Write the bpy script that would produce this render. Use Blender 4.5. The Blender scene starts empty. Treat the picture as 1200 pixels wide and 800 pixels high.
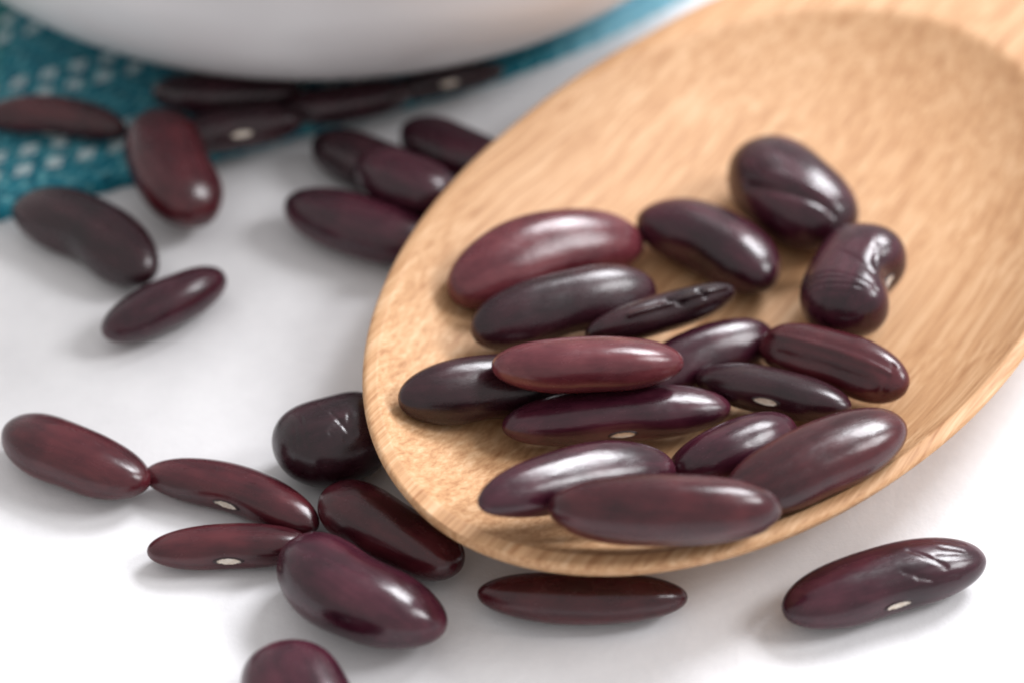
import bpy, math, random
import numpy as np
from mathutils import Vector, Matrix

MM = 0.001
sc = bpy.context.scene
col = sc.collection
rad = math.radians

# ------------------------------------------------------------------ camera
EL, FOC, FRAME_W = 42.0, 80.0, 100.0            # degrees down, mm lens, mm of table seen across the middle
DIST = FRAME_W / 2 / (18.0 / FOC)
CAM = np.array([0.0, -DIST * math.cos(rad(EL)), DIST * math.sin(rad(EL))])
FWD = np.array([0.0, math.cos(rad(EL)), -math.sin(rad(EL))])
RGT = np.array([1.0, 0.0, 0.0])
UPV = np.cross(RGT, FWD)
PX = 36.0 / FOC / 1200.0

cd = bpy.data.cameras.new('camera'); cam = bpy.data.objects.new('camera', cd); col.objects.link(cam)
cd.lens = FOC; cd.sensor_width = 36.0; cd.clip_start = 0.005; cd.clip_end = 20.0
cam.location = Vector(CAM * MM)
cam.rotation_euler = (rad(90.0 - EL), 0, 0)
cd.dof.use_dof = True; cd.dof.focus_distance = 0.200; cd.dof.aperture_fstop = 13.0
sc.camera = cam

# ------------------------------------------------------------------ light
w = bpy.data.worlds.new('World'); sc.world = w; w.use_nodes = True
bg = w.node_tree.nodes['Background']
bg.inputs[0].default_value = (1.0, 0.975, 0.97, 1); bg.inputs[1].default_value = 0.63

def area(name, az, el, dist, sx, sy, power, colr):
    l = bpy.data.lights.new(name, 'AREA'); l.shape = 'RECTANGLE'; l.size = sx; l.size_y = sy
    l.energy = power; l.color = colr
    o = bpy.data.objects.new(name, l); col.objects.link(o)
    d = Vector((math.cos(rad(az)) * math.cos(rad(el)), math.sin(rad(az)) * math.cos(rad(el)), math.sin(rad(el))))
    o.location = d * dist
    o.rotation_euler = (-d).to_track_quat('-Z', 'Y').to_euler()
    return o
area('window_light', 49, 44, 2.0, 0.82, 0.60, 37.0, (0.955, 0.96, 1.0))
area('side_window_light', 4, 40, 2.0, 0.60, 0.60, 17.0, (0.98, 0.98, 1.0))

sc.view_settings.view_transform = 'Standard'; sc.view_settings.look = 'None'
sc.view_settings.exposure = 0.20; sc.view_settings.gamma = 1.0
sc.render.engine = 'CYCLES'
sc.cycles.filter_width = 1.8

# ------------------------------------------------------------------ helpers
def ray(p):
    return FWD + RGT * (p[0] - 600) * PX + UPV * (400 - p[1]) * PX
def unproject(p, z):
    d = ray(p); return CAM + d * ((z - CAM[2]) / d[2])
def hit_plane(p, q, n):
    d = ray(p); return CAM + d * (np.dot(q - CAM, n) / np.dot(d, n))
def project(v):
    r = v - CAM; dep = r @ FWD
    return np.stack([600 + (r @ RGT) / dep / PX, 400 - (r @ UPV) / dep / PX], -1)
def unit(v): return v / np.linalg.norm(v)

def mesh_obj(name, verts, faces, mat, parent=None, smooth=True):
    me = bpy.data.meshes.new(name)
    me.from_pydata([tuple(x) for x in (np.asarray(verts) * MM)], [], [tuple(map(int, f)) for f in faces])
    if smooth: me.polygons.foreach_set('use_smooth', [True] * len(me.polygons))
    me.materials.append(mat); me.update()
    o = bpy.data.objects.new(name, me); col.objects.link(o)
    if parent is not None: o.parent = parent
    return o
def grid_faces(nu, nv, wrap=False, flip=False):
    f = []
    for i in range(nu - 1):
        for j in range(nv if wrap else nv - 1):
            a, b = i * nv + j, i * nv + (j + 1) % nv
            q = (a, b, b + nv, a + nv)
            f.append(q[::-1] if flip else q)
    return f
def tag(o, label=None, cat=None, group=None, kind=None):
    for k, v in (('label', label), ('category', cat), ('group', group), ('kind', kind)):
        if v: o[k] = v
    return o

class Mat:
    def __init__(s, name):
        s.m = bpy.data.materials.new(name); s.m.use_nodes = True
        s.t = s.m.node_tree; s.b = s.t.nodes['Principled BSDF']
    def n(s, typ, **kw):
        o = s.t.nodes.new(typ)
        for k, v in kw.items():
            if k in o.inputs: o.inputs[k].default_value = v
            else: setattr(o, k, v)
        return o
    def l(s, a, b): s.t.links.new(a, b)
    def ramp(s, fac, stops):
        r = s.n('ShaderNodeValToRGB'); e = r.color_ramp.elements
        while len(e) < len(stops): e.new(0.5)
        for el, (p, c) in zip(e, stops): el.position = p; el.color = tuple(c) + (1,) if len(c) == 3 else c
        s.l(fac, r.inputs[0]); return r
    def coords(s, scale=(1, 1, 1), rot=(0, 0, 0), src='Object'):
        c = s.n('ShaderNodeTexCoord'); mp = s.n('ShaderNodeMapping')
        mp.inputs['Scale'].default_value = scale; mp.inputs['Rotation'].default_value = rot
        s.l(c.outputs[src], mp.inputs[0]); return mp.outputs[0]
    def noise(s, vec, scale, detail=3.0, rough=0.55):
        x = s.n('ShaderNodeTexNoise'); x.inputs['Scale'].default_value = scale
        x.inputs['Detail'].default_value = detail; x.inputs['Roughness'].default_value = rough
        s.l(vec, x.inputs['Vector']); return x.outputs['Fac']
    def bump(s, h, strength, dist):
        b = s.n('ShaderNodeBump'); b.inputs['Strength'].default_value = strength; b.inputs['Distance'].default_value = dist
        s.l(h, b.inputs['Height']); s.l(b.outputs[0], s.b.inputs['Normal']); return b

# ------------------------------------------------------------------ materials
def bean_material(name, c0, c1, c2, rough):
    m = Mat(name)
    inf = m.n('ShaderNodeObjectInfo')
    off = m.n('ShaderNodeVectorMath', operation='SCALE'); off.inputs[0].default_value = (3.1, 5.7, 2.3); m.l(inf.outputs['Random'], off.inputs['Scale'])
    def vec(sc_):
        a = m.n('ShaderNodeVectorMath', operation='ADD'); m.l(m.coords(sc_), a.inputs[0]); m.l(off.outputs[0], a.inputs[1]); return a.outputs[0]
    f1 = m.noise(vec((90, 620, 620)), 1.0, 5, 0.65)         # long faint streaks along the bean
    f2 = m.noise(vec((230, 230, 230)), 1.0, 4, 0.55)        # cloudy patches
    mx = m.n('ShaderNodeMix', data_type='FLOAT'); mx.inputs[0].default_value = 0.5; m.l(f1, mx.inputs[2]); m.l(f2, mx.inputs[3])
    r = m.ramp(mx.outputs[0], [(0.38, c0), (0.5, c1), (0.63, c2)])
    hsv = m.n('ShaderNodeHueSaturation')
    mv = m.n('ShaderNodeMapRange'); m.l(inf.outputs['Random'], mv.inputs[0]); mv.inputs[3].default_value = 0.8; mv.inputs[4].default_value = 1.2
    m.l(mv.outputs[0], hsv.inputs['Value']); m.l(r.outputs[0], hsv.inputs['Color'])
    m.l(hsv.outputs[0], m.b.inputs['Base Color'])
    rr = m.n('ShaderNodeMapRange'); m.l(m.noise(vec((420, 900, 900)), 1.0, 4, 0.65), rr.inputs[0])
    rr.inputs[1].default_value = 0.3; rr.inputs[2].default_value = 0.7
    rr.inputs[3].default_value = rough - 0.05; rr.inputs[4].default_value = rough + 0.09
    m.l(rr.outputs[0], m.b.inputs['Roughness'])
    m.b.inputs['Specular IOR Level'].default_value = 0.52
    f3 = m.noise(vec((420, 1700, 1700)), 1.0, 4, 0.65); f4 = m.noise(vec((300, 380, 380)), 1.0, 2)
    ad = m.n('ShaderNodeMath', operation='MULTIPLY_ADD'); m.l(f4, ad.inputs[0]); ad.inputs[1].default_value = 1.6; m.l(f3, ad.inputs[2])
    m.bump(ad.outputs[0], 0.16, 0.00016)
    return m.m
M_BEAN = {
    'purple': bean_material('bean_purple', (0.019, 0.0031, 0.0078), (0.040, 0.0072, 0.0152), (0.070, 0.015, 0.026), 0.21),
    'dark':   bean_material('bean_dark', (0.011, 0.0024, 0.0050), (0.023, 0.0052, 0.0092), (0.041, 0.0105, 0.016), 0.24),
    'red':    bean_material('bean_red', (0.062, 0.009, 0.015), (0.100, 0.019, 0.026), (0.150, 0.036, 0.043), 0.22),
    'maroon': bean_material('bean_maroon', (0.030, 0.0036, 0.007), (0.056, 0.0078, 0.0125), (0.094, 0.015, 0.020), 0.22),
}
def hilum_material():
    m = Mat('hilum_cream')
    uv = m.n('ShaderNodeUVMap'); ln = m.n('ShaderNodeVectorMath', operation='LENGTH'); m.l(uv.outputs[0], ln.inputs[0])
    f = m.noise(m.coords(), 1800, 3)
    c = m.ramp(f, [(0.3, (0.66, 0.55, 0.44)), (0.7, (0.86, 0.79, 0.70))])
    rag = m.n('ShaderNodeMath', operation='MULTIPLY_ADD'); m.l(m.noise(m.coords(), 1400, 4, 0.7), rag.inputs[0]); rag.inputs[1].default_value = 0.5; m.l(ln.outputs['Value'], rag.inputs[2])
    sh = m.n('ShaderNodeMath', operation='SUBTRACT'); m.l(rag.outputs[0], sh.inputs[0]); sh.inputs[1].default_value = 0.22
    ring = m.ramp(sh.outputs[0], [(0.0, (0, 0, 0)), (0.66, (0, 0, 0)), (0.78, (1, 1, 1)), (1.0, (1, 1, 1))])
    mx = m.n('ShaderNodeMix', data_type='RGBA'); m.l(ring.outputs[0], mx.inputs[0]); m.l(c.outputs[0], mx.inputs[6]); mx.inputs[7].default_value = (0.022, 0.006, 0.009, 1)
    m.l(mx.outputs[2], m.b.inputs['Base Color']); m.b.inputs['Roughness'].default_value = 0.42
    return m.m
M_HILUM = hilum_material()

def table_material():
    m = Mat('white_table')
    f = m.noise(m.coords(), 160, 6, 0.7); r = m.ramp(f, [(0.3, (0.745, 0.74, 0.752)), (0.7, (0.815, 0.81, 0.82))])
    m.l(r.outputs[0], m.b.inputs['Base Color']); m.b.inputs['Roughness'].default_value = 0.55
    m.b.inputs['Specular IOR Level'].default_value = 0.3
    m.bump(m.noise(m.coords(), 700, 5, 0.7), 0.2, 0.0004)
    return m.m
def wood_material():
    m = Mat('beech_wood')
    v = m.coords((1.0, 1, 1))                            # object space: x runs along the spoon
    wob = m.noise(v, 30, 2)
    wv = m.n('ShaderNodeVectorMath', operation='SCALE'); wv.inputs[0].default_value = (0, 0.004, 0.004); m.l(wob, wv.inputs['Scale'])
    av = m.n('ShaderNodeVectorMath', operation='ADD'); m.l(v, av.inputs[0]); m.l(wv.outputs[0], av.inputs[1])
    def sv(sx, sy, sz):
        mp = m.n('ShaderNodeMapping'); mp.inputs['Scale'].default_value = (sx, sy, sz); m.l(av.outputs[0], mp.inputs[0]); return mp.outputs[0]
    fine = m.noise(sv(60, 2600, 2600), 1.0, 4, 0.7)       # short pores and fibres
    line = m.noise(sv(5, 900, 900), 1.0, 5, 0.7)         # continuous grain lines
    broad = m.noise(sv(9, 60, 60), 1.0, 3)
    a = m.n('ShaderNodeMix', data_type='FLOAT'); a.inputs[0].default_value = 0.5; m.l(line, a.inputs[2]); m.l(fine, a.inputs[3])
    b = m.n('ShaderNodeMix', data_type='FLOAT'); b.inputs[0].default_value = 0.12; m.l(a.outputs[0], b.inputs[2]); m.l(broad, b.inputs[3])
    r = m.ramp(b.outputs[0], [(0.37, (0.38, 0.18, 0.08)), (0.5, (0.58, 0.33, 0.168)), (0.62, (0.73, 0.48, 0.285))])
    m.l(r.outputs[0], m.b.inputs['Base Color']); m.b.inputs['Roughness'].default_value = 0.55
    m.b.inputs['Specular IOR Level'].default_value = 0.3
    m.bump(a.outputs[0], 0.35, 0.0003)
    return m.m
def ceramic_material():
    m = Mat('white_glaze')
    f = m.noise(m.coords(), 20, 3); r = m.ramp(f, [(0.3, (0.70, 0.69, 0.70)), (0.7, (0.76, 0.75, 0.76))])
    m.l(r.outputs[0], m.b.inputs['Base Color']); m.b.inputs['Roughness'].default_value = 0.25
    return m.m
M_TABLE, M_WOOD, M_CERAMIC = table_material(), wood_material(), ceramic_material()

# ------------------------------------------------------------------ table
def table():
    nx = 25; xs = np.linspace(-900, 900, nx); ys = np.linspace(-500, 1100, nx)
    v = [(x, y, 0.0) for x in xs for y in ys]
    o = mesh_obj('table_top', v, grid_faces(nx, nx, flip=True), M_TABLE)
    tag(o, kind='structure', label='smooth white table top under the beans and the spoon')
table()

# ------------------------------------------------------------------ spoon
SP_C = np.array([21.7, 3.2]); SP_A = rad(56.0)
SP_U = np.array([math.cos(SP_A), math.sin(SP_A)]); SP_V = np.array([-math.sin(SP_A), math.cos(SP_A)])
RIM = 9.3
KU = np.array([0, 8, 14, 20, 26, 33, 42, 54, 68, 84, 110, 150, 225.0])
KW = np.array([29.2, 29.0, 28.5, 27.6, 26.3, 24.7, 21.8, 17.2, 12.6, 9.6, 8.0, 8.0, 9.0])
def pchip(x, X, Y):
    h = np.diff(X); d = np.diff(Y) / h; m = np.zeros_like(Y)
    for i in range(1, len(X) - 1):
        if d[i - 1] * d[i] > 0: m[i] = 2 / (1 / d[i - 1] + 1 / d[i])
    m[-1] = d[-1]
    i = np.clip(np.searchsorted(X, x) - 1, 0, len(X) - 2); t = (x - X[i]) / h[i]
    return ((1 + 2 * t) * (1 - t) ** 2 * Y[i] + t * (1 - t) ** 2 * h[i] * m[i] + t * t * (3 - 2 * t) * Y[i + 1] + t * t * (t - 1) * h[i] * m[i + 1])
def half_width(u):
    u = np.asarray(u, float)
    tip = 29.2 * np.sqrt(np.clip(1 - (u / 45.8) ** 2, 0, 1))
    w_ = np.where(u < 0, tip, pchip(np.clip(u, 0, 225), KU, KW))
    end = 9.0 * np.sqrt(np.clip(1 - ((u - 217) / 9.0) ** 2, 0, 1))
    return np.where(u > 217, np.minimum(w_, end), w_)
def rim_height(u):
    return RIM + 0.0016 * np.clip(u - 40, 0, None) ** 1.6
def spoon_top(u, v):
    z = rim_height(u)
    rho = np.sqrt(((u - 0.6) / 45.0) ** 2 + (v / 28.0) ** 2)
    k = np.clip(1 - rho ** 4.0, 0, 1)
    z = z - 7.2 * k
    wv = np.maximum(half_width(u), 1e-6); s = np.clip(np.abs(v) / wv, 0, 1)
    return z - np.where(u > 46, 0.6, 0.0) * s ** 4 * np.clip((u - 46) / 20, 0, 1)
def spoon_top_world(x, y):
    d = np.stack([x, y], -1) - SP_C
    u, v = d @ SP_U, d @ SP_V
    inside = (np.abs(v) < half_width(u)) & (u > -45.8)
    return np.where(inside, spoon_top(u, v), -1e3)
def spoon():
    root = bpy.data.objects.new('wooden_spoon', None); col.objects.link(root)
    tag(root, 'pale wooden spoon heaped with dark beans, lying on the white table', 'spoon')
    root.location = (SP_C[0] * MM, SP_C[1] * MM, 0); root.rotation_euler = (0, 0, SP_A)
    # stations along the spoon, closed cross-sections: top surface, rounded lip, underside
    ns = 96
    def section(u):
        hw = float(half_width(u)); th = 2.2 if u < 40 else 2.2 + min(1, (u - 40) / 50) * 4.5
        lip = min(0.9, hw * 0.4)
        pts = []
        for s in np.sin(np.linspace(-1, 1, ns) * math.pi / 2):
            v = s * (hw - lip); pts.append((u, v, float(spoon_top(u, v))))
        ztop = pts[-1][2]; zr = float(rim_height(u)); e = 1.0 if u < 40 else 1.0 + min(1, (u - 40) / 50) * 3.5
        for a in np.linspace(90, -90, 9)[1:-1]:           # lip on the +v side
            pts.append((u, hw - lip + lip * math.cos(rad(a)), ztop - e / 2 + e / 2 * math.sin(rad(a))))
        rho_u = (u / 45.8)
        for s in np.sin(np.linspace(1, -1, ns) * math.pi / 2):
            v = s * (hw - lip)
            k = max(0.0, 1 - (rho_u ** 2 + (v / 29.2) ** 2)) ** 0.7 if abs(u) < 45.8 else 0
            zb = ztop - e - (zr - e) * k * 1.0
            zb = max(zb, 0.0)
            if u > 0:                                      # handle underside stays round
                zb = min(zb, zr - th - 1.2 * (1 - s * s))
                zb = max(zb, 0.0)
            pts.append((u, v, zb))
        for a in np.linspace(-90, -270, 9)[1:-1]:
            pts.append((u, -(hw - lip) + lip * math.cos(rad(a)), ztop - e / 2 + e / 2 * math.sin(rad(a))))
        return pts
    us_b = np.concatenate([-45.78 * np.cos(np.linspace(0.02, math.pi / 2, 90)), np.linspace(0, 58, 100)[1:]])
    us_h = np.concatenate([np.linspace(58, 217, 90), 217 + 8.98 * np.sin(np.linspace(0, math.pi / 2, 16))[1:]])
    for name, us in (('spoon_bowl', us_b), ('handle', us_h)):
        rows = [section(u) for u in us]; nv = len(rows[0])
        f = grid_faces(len(us), nv, wrap=True)
        if name == 'spoon_bowl': f.append(tuple(range(nv))[::-1])
        else: f.append(tuple(range((len(us) - 1) * nv, len(us) * nv)))
        mesh_obj(name, [p for r in rows for p in r], f, M_WOOD, root)
spoon()

# ------------------------------------------------------------------ cloth
CL_Z = 1.5
EDGE_PX = [(-160, 288), (0, 246), (130, 211), (250, 177), (400, 135), (560, 92), (640, 64), (700, 39), (760, 10), (830, -28), (900, -70)]
EDGE = np.array([unproject(p, CL_Z)[:2] for p in EDGE_PX])
def cloth_edge_y(x):
    return pchip(np.clip(np.asarray(x, float), EDGE[0, 0], EDGE[-1, 0]), EDGE[:, 0], EDGE[:, 1])
def cloth_wave(x, y, d):
    return 0.25 * np.sin(x * 0.11 + y * 0.05) * np.sin(y * 0.09 + 1.0)
def support_ground(x, y):
    on = (y > cloth_edge_y(x) - 0.2) & (x < EDGE[-1, 0])
    return np.where(on, CL_Z + 0.5 + cloth_wave(x, y, 0), 0.0)
def cloth_material():
    m = Mat('teal_weave')
    c = m.n('ShaderNodeUVMap'); sp = m.n('ShaderNodeSeparateXYZ'); m.l(c.outputs[0], sp.inputs[0])
    def math_(op, a, b=None):
        n_ = m.n('ShaderNodeMath', operation=op)
        for i, q in enumerate((a, b)):
            if q is None: continue
            if isinstance(q, (int, float)): n_.inputs[i].default_value = q
            else: m.l(q, n_.inputs[i])
        return n_.outputs[0]
    U, V = sp.outputs[0], sp.outputs[1]                     # in thread counts
    row = math_('FLOOR', V); 
    odd = math_('MODULO', row, 2.0)
    uu = math_('FRACT', math_('ADD', math_('MULTIPLY', U, 0.5), math_('MULTIPLY', odd, 0.5)))
    dash = math_('LESS_THAN', math_('ABSOLUTE', math_('SUBTRACT', math_('FRACT', math_('MULTIPLY', U, 0.5)), 0.5)), 0.27)
    ph_ = math_('MODULO', math_('ADD', row, 397.0), 8.0)
    band = math_('MULTIPLY', math_('LESS_THAN', ph_, 3.5), math_('LESS_THAN', math_('MODULO', ph_, 2.0), 0.5))    # two dashed rows in eight
    white = math_('MULTIPLY', dash, band)
    nz = m.noise(c.outputs[0], 1.6, 3)
    white = math_('MULTIPLY', white, math_('MULTIPLY', math_('GREATER_THAN', m.noise(c.outputs[0], 2.2, 3), 0.40), 1.0))
    teal = m.ramp(nz, [(0.3, (0.003, 0.06, 0.10)), (0.5, (0.012, 0.19, 0.26)), (0.70, (0.20, 0.48, 0.50))])
    grn = m.n('ShaderNodeMix', data_type='RGBA'); gm = m.n('ShaderNodeMapRange'); m.l(U, gm.inputs[0]); gm.inputs[1].default_value = -36.0; gm.inputs[2].default_value = -41.0
    m.l(gm.outputs[0], grn.inputs[0]); m.l(teal.outputs[0], grn.inputs[6]); grn.inputs[7].default_value = (0.02, 0.20, 0.11, 1)      # green selvedge stripe
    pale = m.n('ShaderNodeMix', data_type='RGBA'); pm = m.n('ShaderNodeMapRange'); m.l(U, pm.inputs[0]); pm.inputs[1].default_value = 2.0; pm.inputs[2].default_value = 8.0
    m.l(pm.outputs[0], pale.inputs[0]); m.l(grn.outputs[2], pale.inputs[6]); pale.inputs[7].default_value = (0.24, 0.55, 0.68, 1)      # paler blue painted in for the light on the cloth right of the bowl
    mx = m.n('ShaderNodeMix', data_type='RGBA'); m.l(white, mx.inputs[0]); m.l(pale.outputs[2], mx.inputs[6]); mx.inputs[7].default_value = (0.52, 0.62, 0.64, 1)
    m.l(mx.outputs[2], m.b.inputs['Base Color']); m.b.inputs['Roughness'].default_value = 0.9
    m.b.inputs['Specular IOR Level'].default_value = 0.1
    m.b.inputs['Sheen Weight'].default_value = 0.15
    return m.m
def cloth():
    xs = np.linspace(EDGE[0, 0], EDGE[-1, 0], 300); ds = np.concatenate([[0, 0], np.linspace(0.15, 150, 300)])
    P = 1.75
    v = []; uv = []
    for x in xs:
        e = float(cloth_edge_y(x))
        for i, d in enumerate(ds):
            y = e + d + 0.12 * math.sin(x * 2.4)
            tu, tv = x * 1.12 / P, d / P
            z = CL_Z + float(cloth_wave(x, y, d)) + 0.22 * math.sin(math.pi * tu) * math.sin(math.pi * tv) + 0.1 * math.sin(2 * math.pi * tv)
            if i == 0: z = 0.02
            elif i == 1: z *= 0.75
            v.append((x, y, max(z, 0.02))); uv.append((tu, tv))
    f = grid_faces(len(xs), len(ds), flip=True)
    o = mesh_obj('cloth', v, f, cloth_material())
    ul = o.data.uv_layers.new(name='UVMap'); li = np.zeros(len(o.data.loops), int); o.data.loops.foreach_get('vertex_index', li)
    ul.data.foreach_set('uv', np.array(uv)[li].astype(np.float32).ravel())
    tag(o, 'teal and white woven cloth under the pale ceramic bowl', 'cloth')
cloth()

# ------------------------------------------------------------------ ceramic bowl
BOWL_R, BOWL_EDGE = 52.0, 19.0
BOWL = np.array([-21.5, 25.0 + BOWL_R])
def lathe(name, prof, mat, parent, n=128):
    a = np.linspace(0, 2 * math.pi, n, endpoint=False)
    v = [(r * math.cos(t), r * math.sin(t), z) for r, z in prof for t in a]
    return mesh_obj(name, v, grid_faces(len(prof), n, wrap=True), mat, parent)
def bowl():
    root = bpy.data.objects.new('ceramic_bowl', None); col.objects.link(root)
    tag(root, 'large plain pale ceramic bowl standing on the teal cloth', 'bowl')
    zb = CL_Z + 0.35
    root.location = (BOWL[0] * MM, BOWL[1] * MM, zb * MM)
    R, E, H = BOWL_R, BOWL_EDGE, 56.0
    out = [(R - E + E * math.sin(t), 2.5 + E * 0.9 * (1 - math.cos(t))) for t in np.linspace(0, math.pi / 2, 30)]
    zt = out[-1][1]
    out += [(R + 0.10 * (z - zt), z) for z in np.linspace(zt, H, 30)[1:]]
    ro = out[-1][0]
    lip = [(ro - 1.9 + 1.9 * math.cos(a), H + 1.9 * math.sin(a)) for a in np.linspace(0, math.pi, 12)[1:]]
    inn = [(R - 3.8 + 0.10 * (z - zt), z) for z in np.linspace(H, zt + 1, 24)[1:]]
    inn += [((R - 3.9) * math.cos(t) , zt + 1 - (zt - 5.5) * math.sin(t)) for t in np.linspace(0.05, math.pi / 2 - 0.001, 24)]
    base = [(0.01, 2.4), (R - E - 0.2, 2.4)]
    lathe('bowl_body', base + out + lip + inn, M_CERAMIC, root)
    f = R - E
    lathe('foot_ring', [(f - 4, 2.9), (f - 4, 0.8), (f - 3.2, 0.1), (f - 2, 0), (f - 0.8, 0.1), (f, 0.8), (f + 0.3, 2.9), (f - 4, 2.9)], M_CERAMIC, root)
bowl()

# ------------------------------------------------------------------ beans
def bean_grid(nt, np_):
    t = np.linspace(-1, 1, nt)
    return 0.6 * np.sin(t * math.pi / 2) + 0.4 * t, np.linspace(0, 2 * math.pi, np_, endpoint=False)
GRID_LOW, GRID_HIGH = bean_grid(72, 52), bean_grid(132, 88)
def bean_points(L, W, T, curv, taper, dent, rng, blunt, wrinkles=(), tt=None, ph=None, lift=0.0, lump=0.010):
    t, p = np.meshgrid(tt, ph, indexing='ij')
    r = np.clip(1 - np.abs(t) ** blunt, 0, 1) ** (1 / 2.05)
    r = r * (1 + taper * t)
    cy, cz_ = np.cos(p), np.sin(p)                       # y toward the rounded back, -y toward the hilum
    n = (np.abs(cy) ** 2.25 + np.abs(cz_) ** 2.25) ** (-1 / 2.25)
    hw, ht = W / 2 * r, T / 2 * r
    front = np.clip(-cy, 0, 1)
    d = dent * W * np.exp(-(t / 0.34) ** 2) * front ** 2
    ph0 = rng.uniform(0, 6.28, 8); k = rng.uniform(1.5, 3.2, 4)
    bump = (np.sin(k[0] * t * 2 + ph0[0] + p) + np.sin(k[1] * t * 2 + ph0[1] - p) + 0.7 * np.sin(k[2] * 2 * t + 2 * p + ph0[2]) + 0.5 * np.sin(k[3] * 3 * t - 3 * p + ph0[3])) * lump * r ** 0.7
    sc_ = n * (1 + bump)
    for (t0, p0, t1, p1, dep, wid) in wrinkles:           # grooves (or ridges) across the skin, along a line in (t, angle)
        ax, ay = (t - t0) * L / 2, ((p - rad(p0) + math.pi) % (2 * math.pi) - math.pi) * W / 2
        bx, by = (t1 - t0) * L / 2, rad(p1 - p0) * W / 2
        q = np.clip((ax * bx + ay * by) / (bx * bx + by * by), 0, 1)
        dist = np.hypot(ax - q * bx, ay - q * by)
        sc_ = sc_ - dep / (W / 2) * np.exp(-(dist / wid) ** 2)
    x = L / 2 * t
    y = hw * sc_ * cy + d - curv * L * (t ** 2 - 0.4)
    z = ht * sc_ * cz_
    P = np.stack([x, y, z], -1)
    if lift:
        c = np.stack([x, -curv * L * (t ** 2 - 0.4), 0 * z], -1)
        P = P + lift * (P - c) / np.maximum(np.linalg.norm(P - c, axis=-1, keepdims=True), 1e-6)
    return P
def bean_local(s, g=GRID_LOW):
    rng = np.random.default_rng(s['seed'])
    P = bean_points(s['L'], s['W'], s['W'] * s['tr'], s['curv'], s['taper'], s['dent'], rng, s['blunt'], s['wr'], tt=g[0], ph=g[1], lump=s['lump'])
    body = P[1:-1].reshape(-1, 3)
    ends = np.stack([P[0].mean(0), P[-1].mean(0)])
    return np.concatenate([body, ends])

PLACED = {}
CELL, GN = 0.3, 480
def raster(V, top=True):
    # height map of a bean on a grid over the whole table
    g = np.full((GN, GN), -1e9)
    ij = np.floor(V[:, :2] / CELL).astype(int) + GN // 2
    z = V[:, 2] if top else -V[:, 2]
    for di in (0, 1):
        for dj in (0, 1):
            np.maximum.at(g, (np.clip(ij[:, 0] + di, 0, GN - 1), np.clip(ij[:, 1] + dj, 0, GN - 1)), z)
    g[g < -1e8] = np.nan
    return g if top else -g

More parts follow.
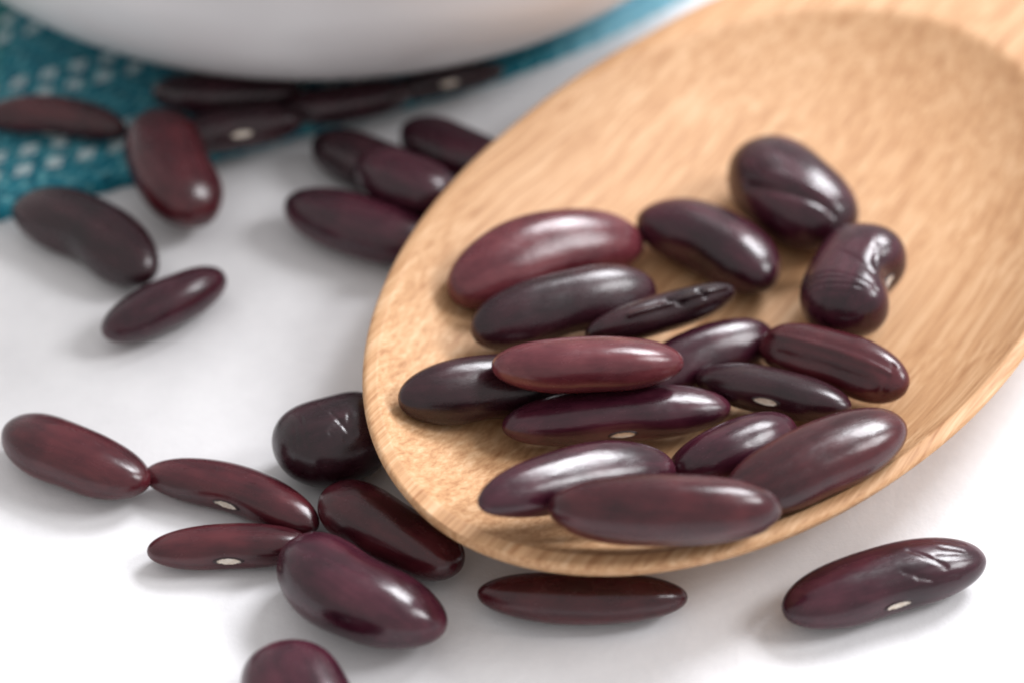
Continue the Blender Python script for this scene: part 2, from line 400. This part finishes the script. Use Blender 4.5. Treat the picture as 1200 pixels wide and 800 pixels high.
def place_bean(key, a, b, pw, label, mat='purple', side=1, roll=0.0, pitch=0.0, on=(), where='table', tr=0.78, curv=0.05, taper=0.0,
               dent=0.07, blunt=2.5, wr=(), lump=0.010, group=None, hil=True, lift=0.0, raise_=0.0, tol=0.7):
    a, b = np.array(a, float), np.array(b, float)
    if side < 0: wr = tuple((t0, -p0, t1, -p1, d_, w_) for t0, p0, t1, p1, d_, w_ in wr)
    s = dict(L=17.0, W=8.0, tr=tr, curv=curv, taper=taper, dent=dent, blunt=blunt, wr=wr, lump=lump, seed=abs(hash_key(key)))
    ctr = (a + b) / 2; ax2 = unit(b - a); pr2 = np.array([-ax2[1], ax2[0]]); want = np.linalg.norm(b - a)
    zc = 4.0 if where == 'table' else 8.0
    off = np.zeros(2)
    for it in range(9):
        pc = unproject(ctr + off, zc)
        if where == 'spoon':
            e = 2.5
            f = lambda x, y: float(spoon_top_world(np.array([x]), np.array([y]))[0])
            n = unit(np.array([-(f(pc[0] + e, pc[1]) - f(pc[0] - e, pc[1])) / (2 * e), -(f(pc[0], pc[1] + e) - f(pc[0], pc[1] - e)) / (2 * e), 1]))
        else: n = np.array([0, 0, 1.0])
        A, B = hit_plane(a + off, pc, n), hit_plane(b + off, pc, n)
        X = unit(B - A); front = -unit(np.cross(n, X)) 
        X = unit(X * math.cos(rad(pitch)) + n * math.sin(rad(pitch))); N = unit(np.cross(X, -np.cross(n, X)) * -1) 
        N = unit(n - X * (n @ X))
        H = side * unit(np.cross(X, N)) * math.cos(rad(roll)) + N * math.sin(rad(roll))
        Y = -H; Z = np.cross(X, Y)
        R = np.stack([X, Y, Z], 1)
        V = bean_local(s) @ R.T + pc
        q = project(V) - ctr
        e1, e2 = q @ ax2, q @ pr2
        s['L'] *= want / (e1.max() - e1.min()); s['W'] *= pw / (e2.max() - e2.min())
        off = off - (ax2 * (e1.max() + e1.min()) / 2 + pr2 * (e2.max() + e2.min()) / 2)
        # rest it on what lies below
        if where == 'spoon': g = spoon_top_world(V[:, 0], V[:, 1])
        else: g = support_ground(V[:, 0], V[:, 1])
        dz = (V[:, 2] - g).min()
        need = -dz - 0.06
        if on:
            low = raster(V, False)
            for k in on:
                dd = PLACED[k]['map'] - low; dd = dd[~np.isnan(dd)]
                if len(dd): need = max(need, dd.max() - tol)
        zc = zc + need * (1.0 if it < 6 else 0.6)
    zc += raise_
    V = bean_local(s) @ R.T
    org = unproject(ctr + off, zc)
    PLACED[key] = dict(map=raster(V + org, True), V=V + org)
    print('BEAN %-4s L %.1f W %.1f T %.1f z %.1f' % (key, s['L'], s['W'], s['W'] * s['tr'], zc))
    o = mesh_obj('kidney_bean', bean_local(s, GRID_HIGH), BFACES, M_BEAN[mat])
    M = Matrix([list(R[i]) + [org[i] * MM] for i in range(3)] + [[0, 0, 0, 1]]); o.matrix_world = M
    tag(o, label, 'bean', group or ('beans in the wooden spoon' if where == 'spoon' else 'beans scattered on the table'))
    if hil:
        rng = np.random.default_rng(s['seed'])
        n1, n2 = 33, 21
        tt = np.linspace(-1, 1, n1) * 1.7 / (s['L'] / 2); pp = math.pi + np.linspace(-1, 1, n2) * 0.8 / (s['W'] * s['tr'] / 2)
        P = bean_points(s['L'], s['W'], s['W'] * s['tr'], s['curv'], s['taper'], s['dent'], rng, s['blunt'], s['wr'], tt=tt, ph=pp, lump=s['lump'])
        uu, vv = np.meshgrid(np.linspace(-1, 1, n1), np.linspace(-1, 1, n2), indexing='ij')
        sx, sy = uu * np.sqrt(1 - vv ** 2 / 2), vv * np.sqrt(1 - uu ** 2 / 2)      # square patch squeezed to an ellipse
        rr = np.sqrt(sx ** 2 + sy ** 2)
        Pm = P.copy(); mid = n2 // 2
        Pm[..., 0] = sx * 1.5 + P[n1 // 2, mid, 0]; Pm[..., 2] = sy * 0.45
        hgt = -0.06 + 0.17 * np.exp(-((rr - 0.8) / 0.13) ** 2) + 0.10 * (rr < 0.74) - 0.015 * np.exp(-(sy / 0.12) ** 2) * (rr < 0.6)
        base = np.interp(Pm[..., 0], P[:, mid, 0], P[:, mid, 1])
        Pm[..., 1] = base + (Pm[..., 2] ** 2) * 0.30 - hgt
        h = mesh_obj('hilum', Pm.reshape(-1, 3), grid_faces(n1, n2), M_HILUM, o)
        ul = h.data.uv_layers.new(name='UVMap'); li = np.zeros(len(h.data.loops), int); h.data.loops.foreach_get('vertex_index', li)
        ul.data.foreach_set('uv', np.stack([sx, sy], -1).reshape(-1, 2)[li].astype(np.float32).ravel())
    return o
def hash_key(k):
    v = 7
    for ch in k: v = (v * 131 + ord(ch)) % 100003
    return v
def bean_faces(nt, np_):
    f = grid_faces(nt - 2, np_, wrap=True); n = (nt - 2) * np_; b0 = (nt - 3) * np_
    for j in range(np_):
        f.append((n, (j + 1) % np_, j)); f.append((n + 1, b0 + j, b0 + (j + 1) % np_))
    return f
BFACES = bean_faces(132, 88)

# -- beans on the table and the cloth
place_bean('T1', (22, 228), (187, 316), 84, 'broad dark bean at the cloth corner, its notched side facing away from the spoon', 'dark', side=1, roll=-12, curv=0.05, dent=0.13, hil=False)
place_bean('T2', (120, 392), (264, 322), 60, 'small slim dark bean lying alone on the white table', 'purple', side=-1, roll=-35, curv=0.02)
place_bean('T4', (-22, 128), (150, 144), 48, 'reddish bean lying wholly on the teal cloth', 'maroon', side=1, roll=-40)
place_bean('T3', (170, 130), (234, 268), 96, 'reddish brown bean lying half on the cloth, half on the table', 'maroon', side=-1, roll=-20, pitch=-6, curv=0.02, blunt=2.8)
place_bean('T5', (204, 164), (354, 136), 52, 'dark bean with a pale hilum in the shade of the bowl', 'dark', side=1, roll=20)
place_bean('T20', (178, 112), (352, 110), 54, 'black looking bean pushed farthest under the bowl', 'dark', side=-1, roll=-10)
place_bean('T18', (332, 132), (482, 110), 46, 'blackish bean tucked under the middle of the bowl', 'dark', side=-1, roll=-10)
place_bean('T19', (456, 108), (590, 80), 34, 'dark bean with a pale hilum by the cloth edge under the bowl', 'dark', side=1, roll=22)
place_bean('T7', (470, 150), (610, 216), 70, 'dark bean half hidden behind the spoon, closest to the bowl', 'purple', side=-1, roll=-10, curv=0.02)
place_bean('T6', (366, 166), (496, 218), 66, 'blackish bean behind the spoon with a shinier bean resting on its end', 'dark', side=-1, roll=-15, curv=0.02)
place_bean('T21', (418, 188), (535, 240), 72, 'short shiny purple bean resting on a blackish bean behind the spoon', 'purple', side=-1, roll=-15, curv=0.02, on=('T6', 'T7'), tol=2.2, hil=False)
place_bean('T8', (333, 238), (520, 296), 74, 'long dark bean whose end goes behind the spoon, farthest of its group from the bowl', 'purple', side=-1, roll=-20, curv=0.02)
place_bean('T9', (3, 502), (174, 572), 78, 'maroon bean at the far end of the group beside the spoon tip', 'maroon', side=-1, roll=-15, taper=-0.08, curv=0.02)
place_bean('T10', (172, 542), (377, 606), 62, 'long bean with a white hilum and a hollowed side, touching a maroon bean', 'maroon', side=1, roll=4, curv=0.07, dent=0.1)
place_bean('T14', (322, 536), (462, 496), 106, 'round blackish wrinkled bean against the spoon rim', 'dark', side=-1, roll=-10, blunt=2.6, lump=0.008, hil=False, tr=0.85,
           wr=((-0.2, 50, 0.05, 62, 0.16, 0.17), (-0.05, 78, 0.08, 45, 0.16, 0.16), (0.1, 52, 0.2, 66, 0.15, 0.15), (-0.02, 36, 0.2, 42, 0.14, 0.15), (0.0, 84, 0.2, 90, 0.14, 0.15), (-0.6, 40, -0.5, 90, 0.1, 0.15), (-0.75, 40, -0.65, 80, 0.1, 0.15)))
place_bean('T13', (376, 578), (540, 668), 80, 'flattened bean lying along the spoon tip, one end chipped', 'maroon', side=-1, roll=-18, blunt=3.4, curv=0.015, taper=-0.05,
           wr=((0.85, 60, 0.9, 130, 0.35, 0.5), (0.75, 120, 1.0, 110, -0.25, 0.5)))
place_bean('T11', (172, 643), (366, 636), 54, 'thin reddish bean with a white hilum, its end under a plump bean', 'maroon', side=1, roll=8, curv=0.015)
place_bean('T12', (326, 650), (516, 750), 106, 'plump glossy purple bean, biggest of the group by the spoon tip', 'purple', side=-1, roll=-20, curv=0.075, dent=0.12, taper=-0.09, on=('T11', 'T13'))
place_bean('T15', (318, 752), (392, 900), 122, 'plump purple bean set apart from the others, next to the plumpest bean', 'purple', side=1, roll=-10, hil=False)
place_bean('T16', (559, 698), (806, 702), 64, 'slim bean lying on the table right under the spoon tip edge', 'maroon', side=-1, roll=-25, curv=0.025, blunt=2.2)
place_bean('T17', (916, 714), (1154, 648), 84, 'wrinkled bean with a white hilum, lying alone beside the spoon', 'purple', side=1, roll=2, curv=0.015, lump=0.012,
           wr=((0.25, 80, 0.5, 125, 0.14, 0.2), (0.35, 62, 0.8, 78, 0.13, 0.2), (0.45, 105, 0.85, 120, 0.13, 0.18), (0.1, 118, 0.35, 145, 0.12, 0.18), (0.55, 85, 0.75, 100, 0.12, 0.16), (0.2, 135, 0.6, 150, 0.12, 0.18)))

# -- beans in the spoon, lowest first
place_bean('S10', (466, 462), (680, 448), 80, 'dull dark bean at the edge of the heap, under a red bean', 'dark', side=1, roll=-45, where='spoon', hil=False, curv=0.02)
place_bean('S1', (521, 328), (750, 266), 98, 'large reddish arched bean on the edge of the heap', 'red', side=1, roll=-22, where='spoon', curv=0.055)
place_bean('S2', (551, 384), (767, 332), 78, 'greyish purple bean lying along the large reddish bean', 'dark', side=1, roll=-40, where='spoon', on=('S1',), hil=False, curv=0.02, blunt=3.0)
place_bean('S5', (866, 172), (990, 286), 112, 'fat creased bean farthest up the spoon', 'purple', side=-1, roll=-5, where='spoon', curv=0.02, taper=-0.04,
           wr=((-0.15, 25, 0.85, 78, 0.6, 0.35), (0.0, 55, 0.85, 98, -0.2, 0.6)))
place_bean('S4', (752, 243), (914, 324), 86, 'smooth arched purple bean with a long highlight beside a creased bean', 'purple', side=1, roll=8, where='spoon', curv=0.085, hil=False)
place_bean('S6', (1026, 262), (972, 394), 108, 'wrinkled kidney bean with its notch and hilum facing the empty spoon', 'purple', side=-1, roll=8, where='spoon', curv=0.012, dent=0.13, blunt=4.2, lump=0.012, on=('S5',), tol=1.2,
           wr=((0.50, 5, 0.46, 80, 0.13, 0.16), (0.46, 80, 0.58, 140, 0.12, 0.16), (0.60, 10, 0.57, 100, 0.12, 0.15), (0.72, 20, 0.66, 120, 0.12, 0.15), (0.82, 30, 0.78, 110, 0.1, 0.14), (0.0, 80, 0.3, 130, 0.15, 0.2), (-0.25, 120, 0.2, 135, 0.15, 0.2)))
place_bean('S8', (730, 456), (904, 384), 70, 'purple bean in the middle of the heap, its end under a red bean', 'purple', side=1, roll=-40, where='spoon', hil=False, curv=0.02)
place_bean('S3', (686, 394), (862, 342), 46, 'narrow bean on its side with a shiny wrinkled ridge', 'dark', side=1, roll=62, where='spoon', tr=0.66, curv=0.015, hil=False,
           wr=((-0.5, 180, 0.8, 178, -0.4, 0.35), (0.05, 170, 0.2, 190, 0.4, 0.3), (0.45, 170, 0.5, 190, 0.35, 0.25)), on=('S2', 'S8'), tol=1.3)
place_bean('S7', (892, 396), (1066, 450), 72, 'dark maroon bean with a flat rim lying across from the wrinkled kidney bean', 'maroon', side=1, roll=-30, where='spoon', blunt=2.9, curv=0.015, on=('S8',), tol=1.2, hil=False, wr=((-0.75, 85, 0.8, 85, -0.22, 0.3), (-0.6, 120, 0.6, 120, 0.25, 0.6), (0.8, 60, 0.8, 150, 0.2, 0.3)))
place_bean('S11', (816, 440), (998, 478), 56, 'slim bean with a cream hilum between larger beans', 'dark', side=1, roll=14, where='spoon', curv=0.015, on=('S8', 'S7'), tol=1.2)
place_bean('S12', (588, 498), (856, 474), 66, 'long bean with a white hilum low on its side, below the red bean', 'purple', side=1, roll=-6, where='spoon', curv=0.01, on=('S10',), tol=1.0)
place_bean('S15', (784, 562), (934, 500), 76, 'purple bean mostly hidden behind others, bright highlight at its end', 'purple', side=-1, roll=-40, where='spoon', curv=0.02)
place_bean('S13', (558, 582), (790, 538), 78, 'purple bean with a pointed end beside the frontmost bean', 'purple', side=1, roll=-35, where='spoon', taper=0.14, on=('S15',), tol=1.0, hil=False, curv=0.03)
place_bean('S16', (850, 588), (1060, 492), 90, 'broad maroon bean lying up the side of the spoon', 'maroon', side=1, roll=-35, where='spoon', on=('S15',), tol=1.0, hil=False, curv=0.004, dent=0.02, lump=0.004, blunt=2.5)
place_bean('S14', (641, 596), (917, 598), 86, 'longest maroon bean, frontmost in the heap by the spoon lip', 'maroon', side=1, roll=-45, where='spoon', curv=0.015, on=('S13', 'S16'), tol=1.2, hil=False, wr=((-0.8, 82, 0.85, 82, -0.25, 0.45), (-0.6, 120, 0.7, 120, 0.2, 0.8)))
place_bean('S9', (576, 430), (801, 424), 66, 'glossy red bean lying on top of the heap', 'red', side=-1, roll=-20, where='spoon', on=('S10', 'S8', 'S12'), tol=0.5, curv=0.008)
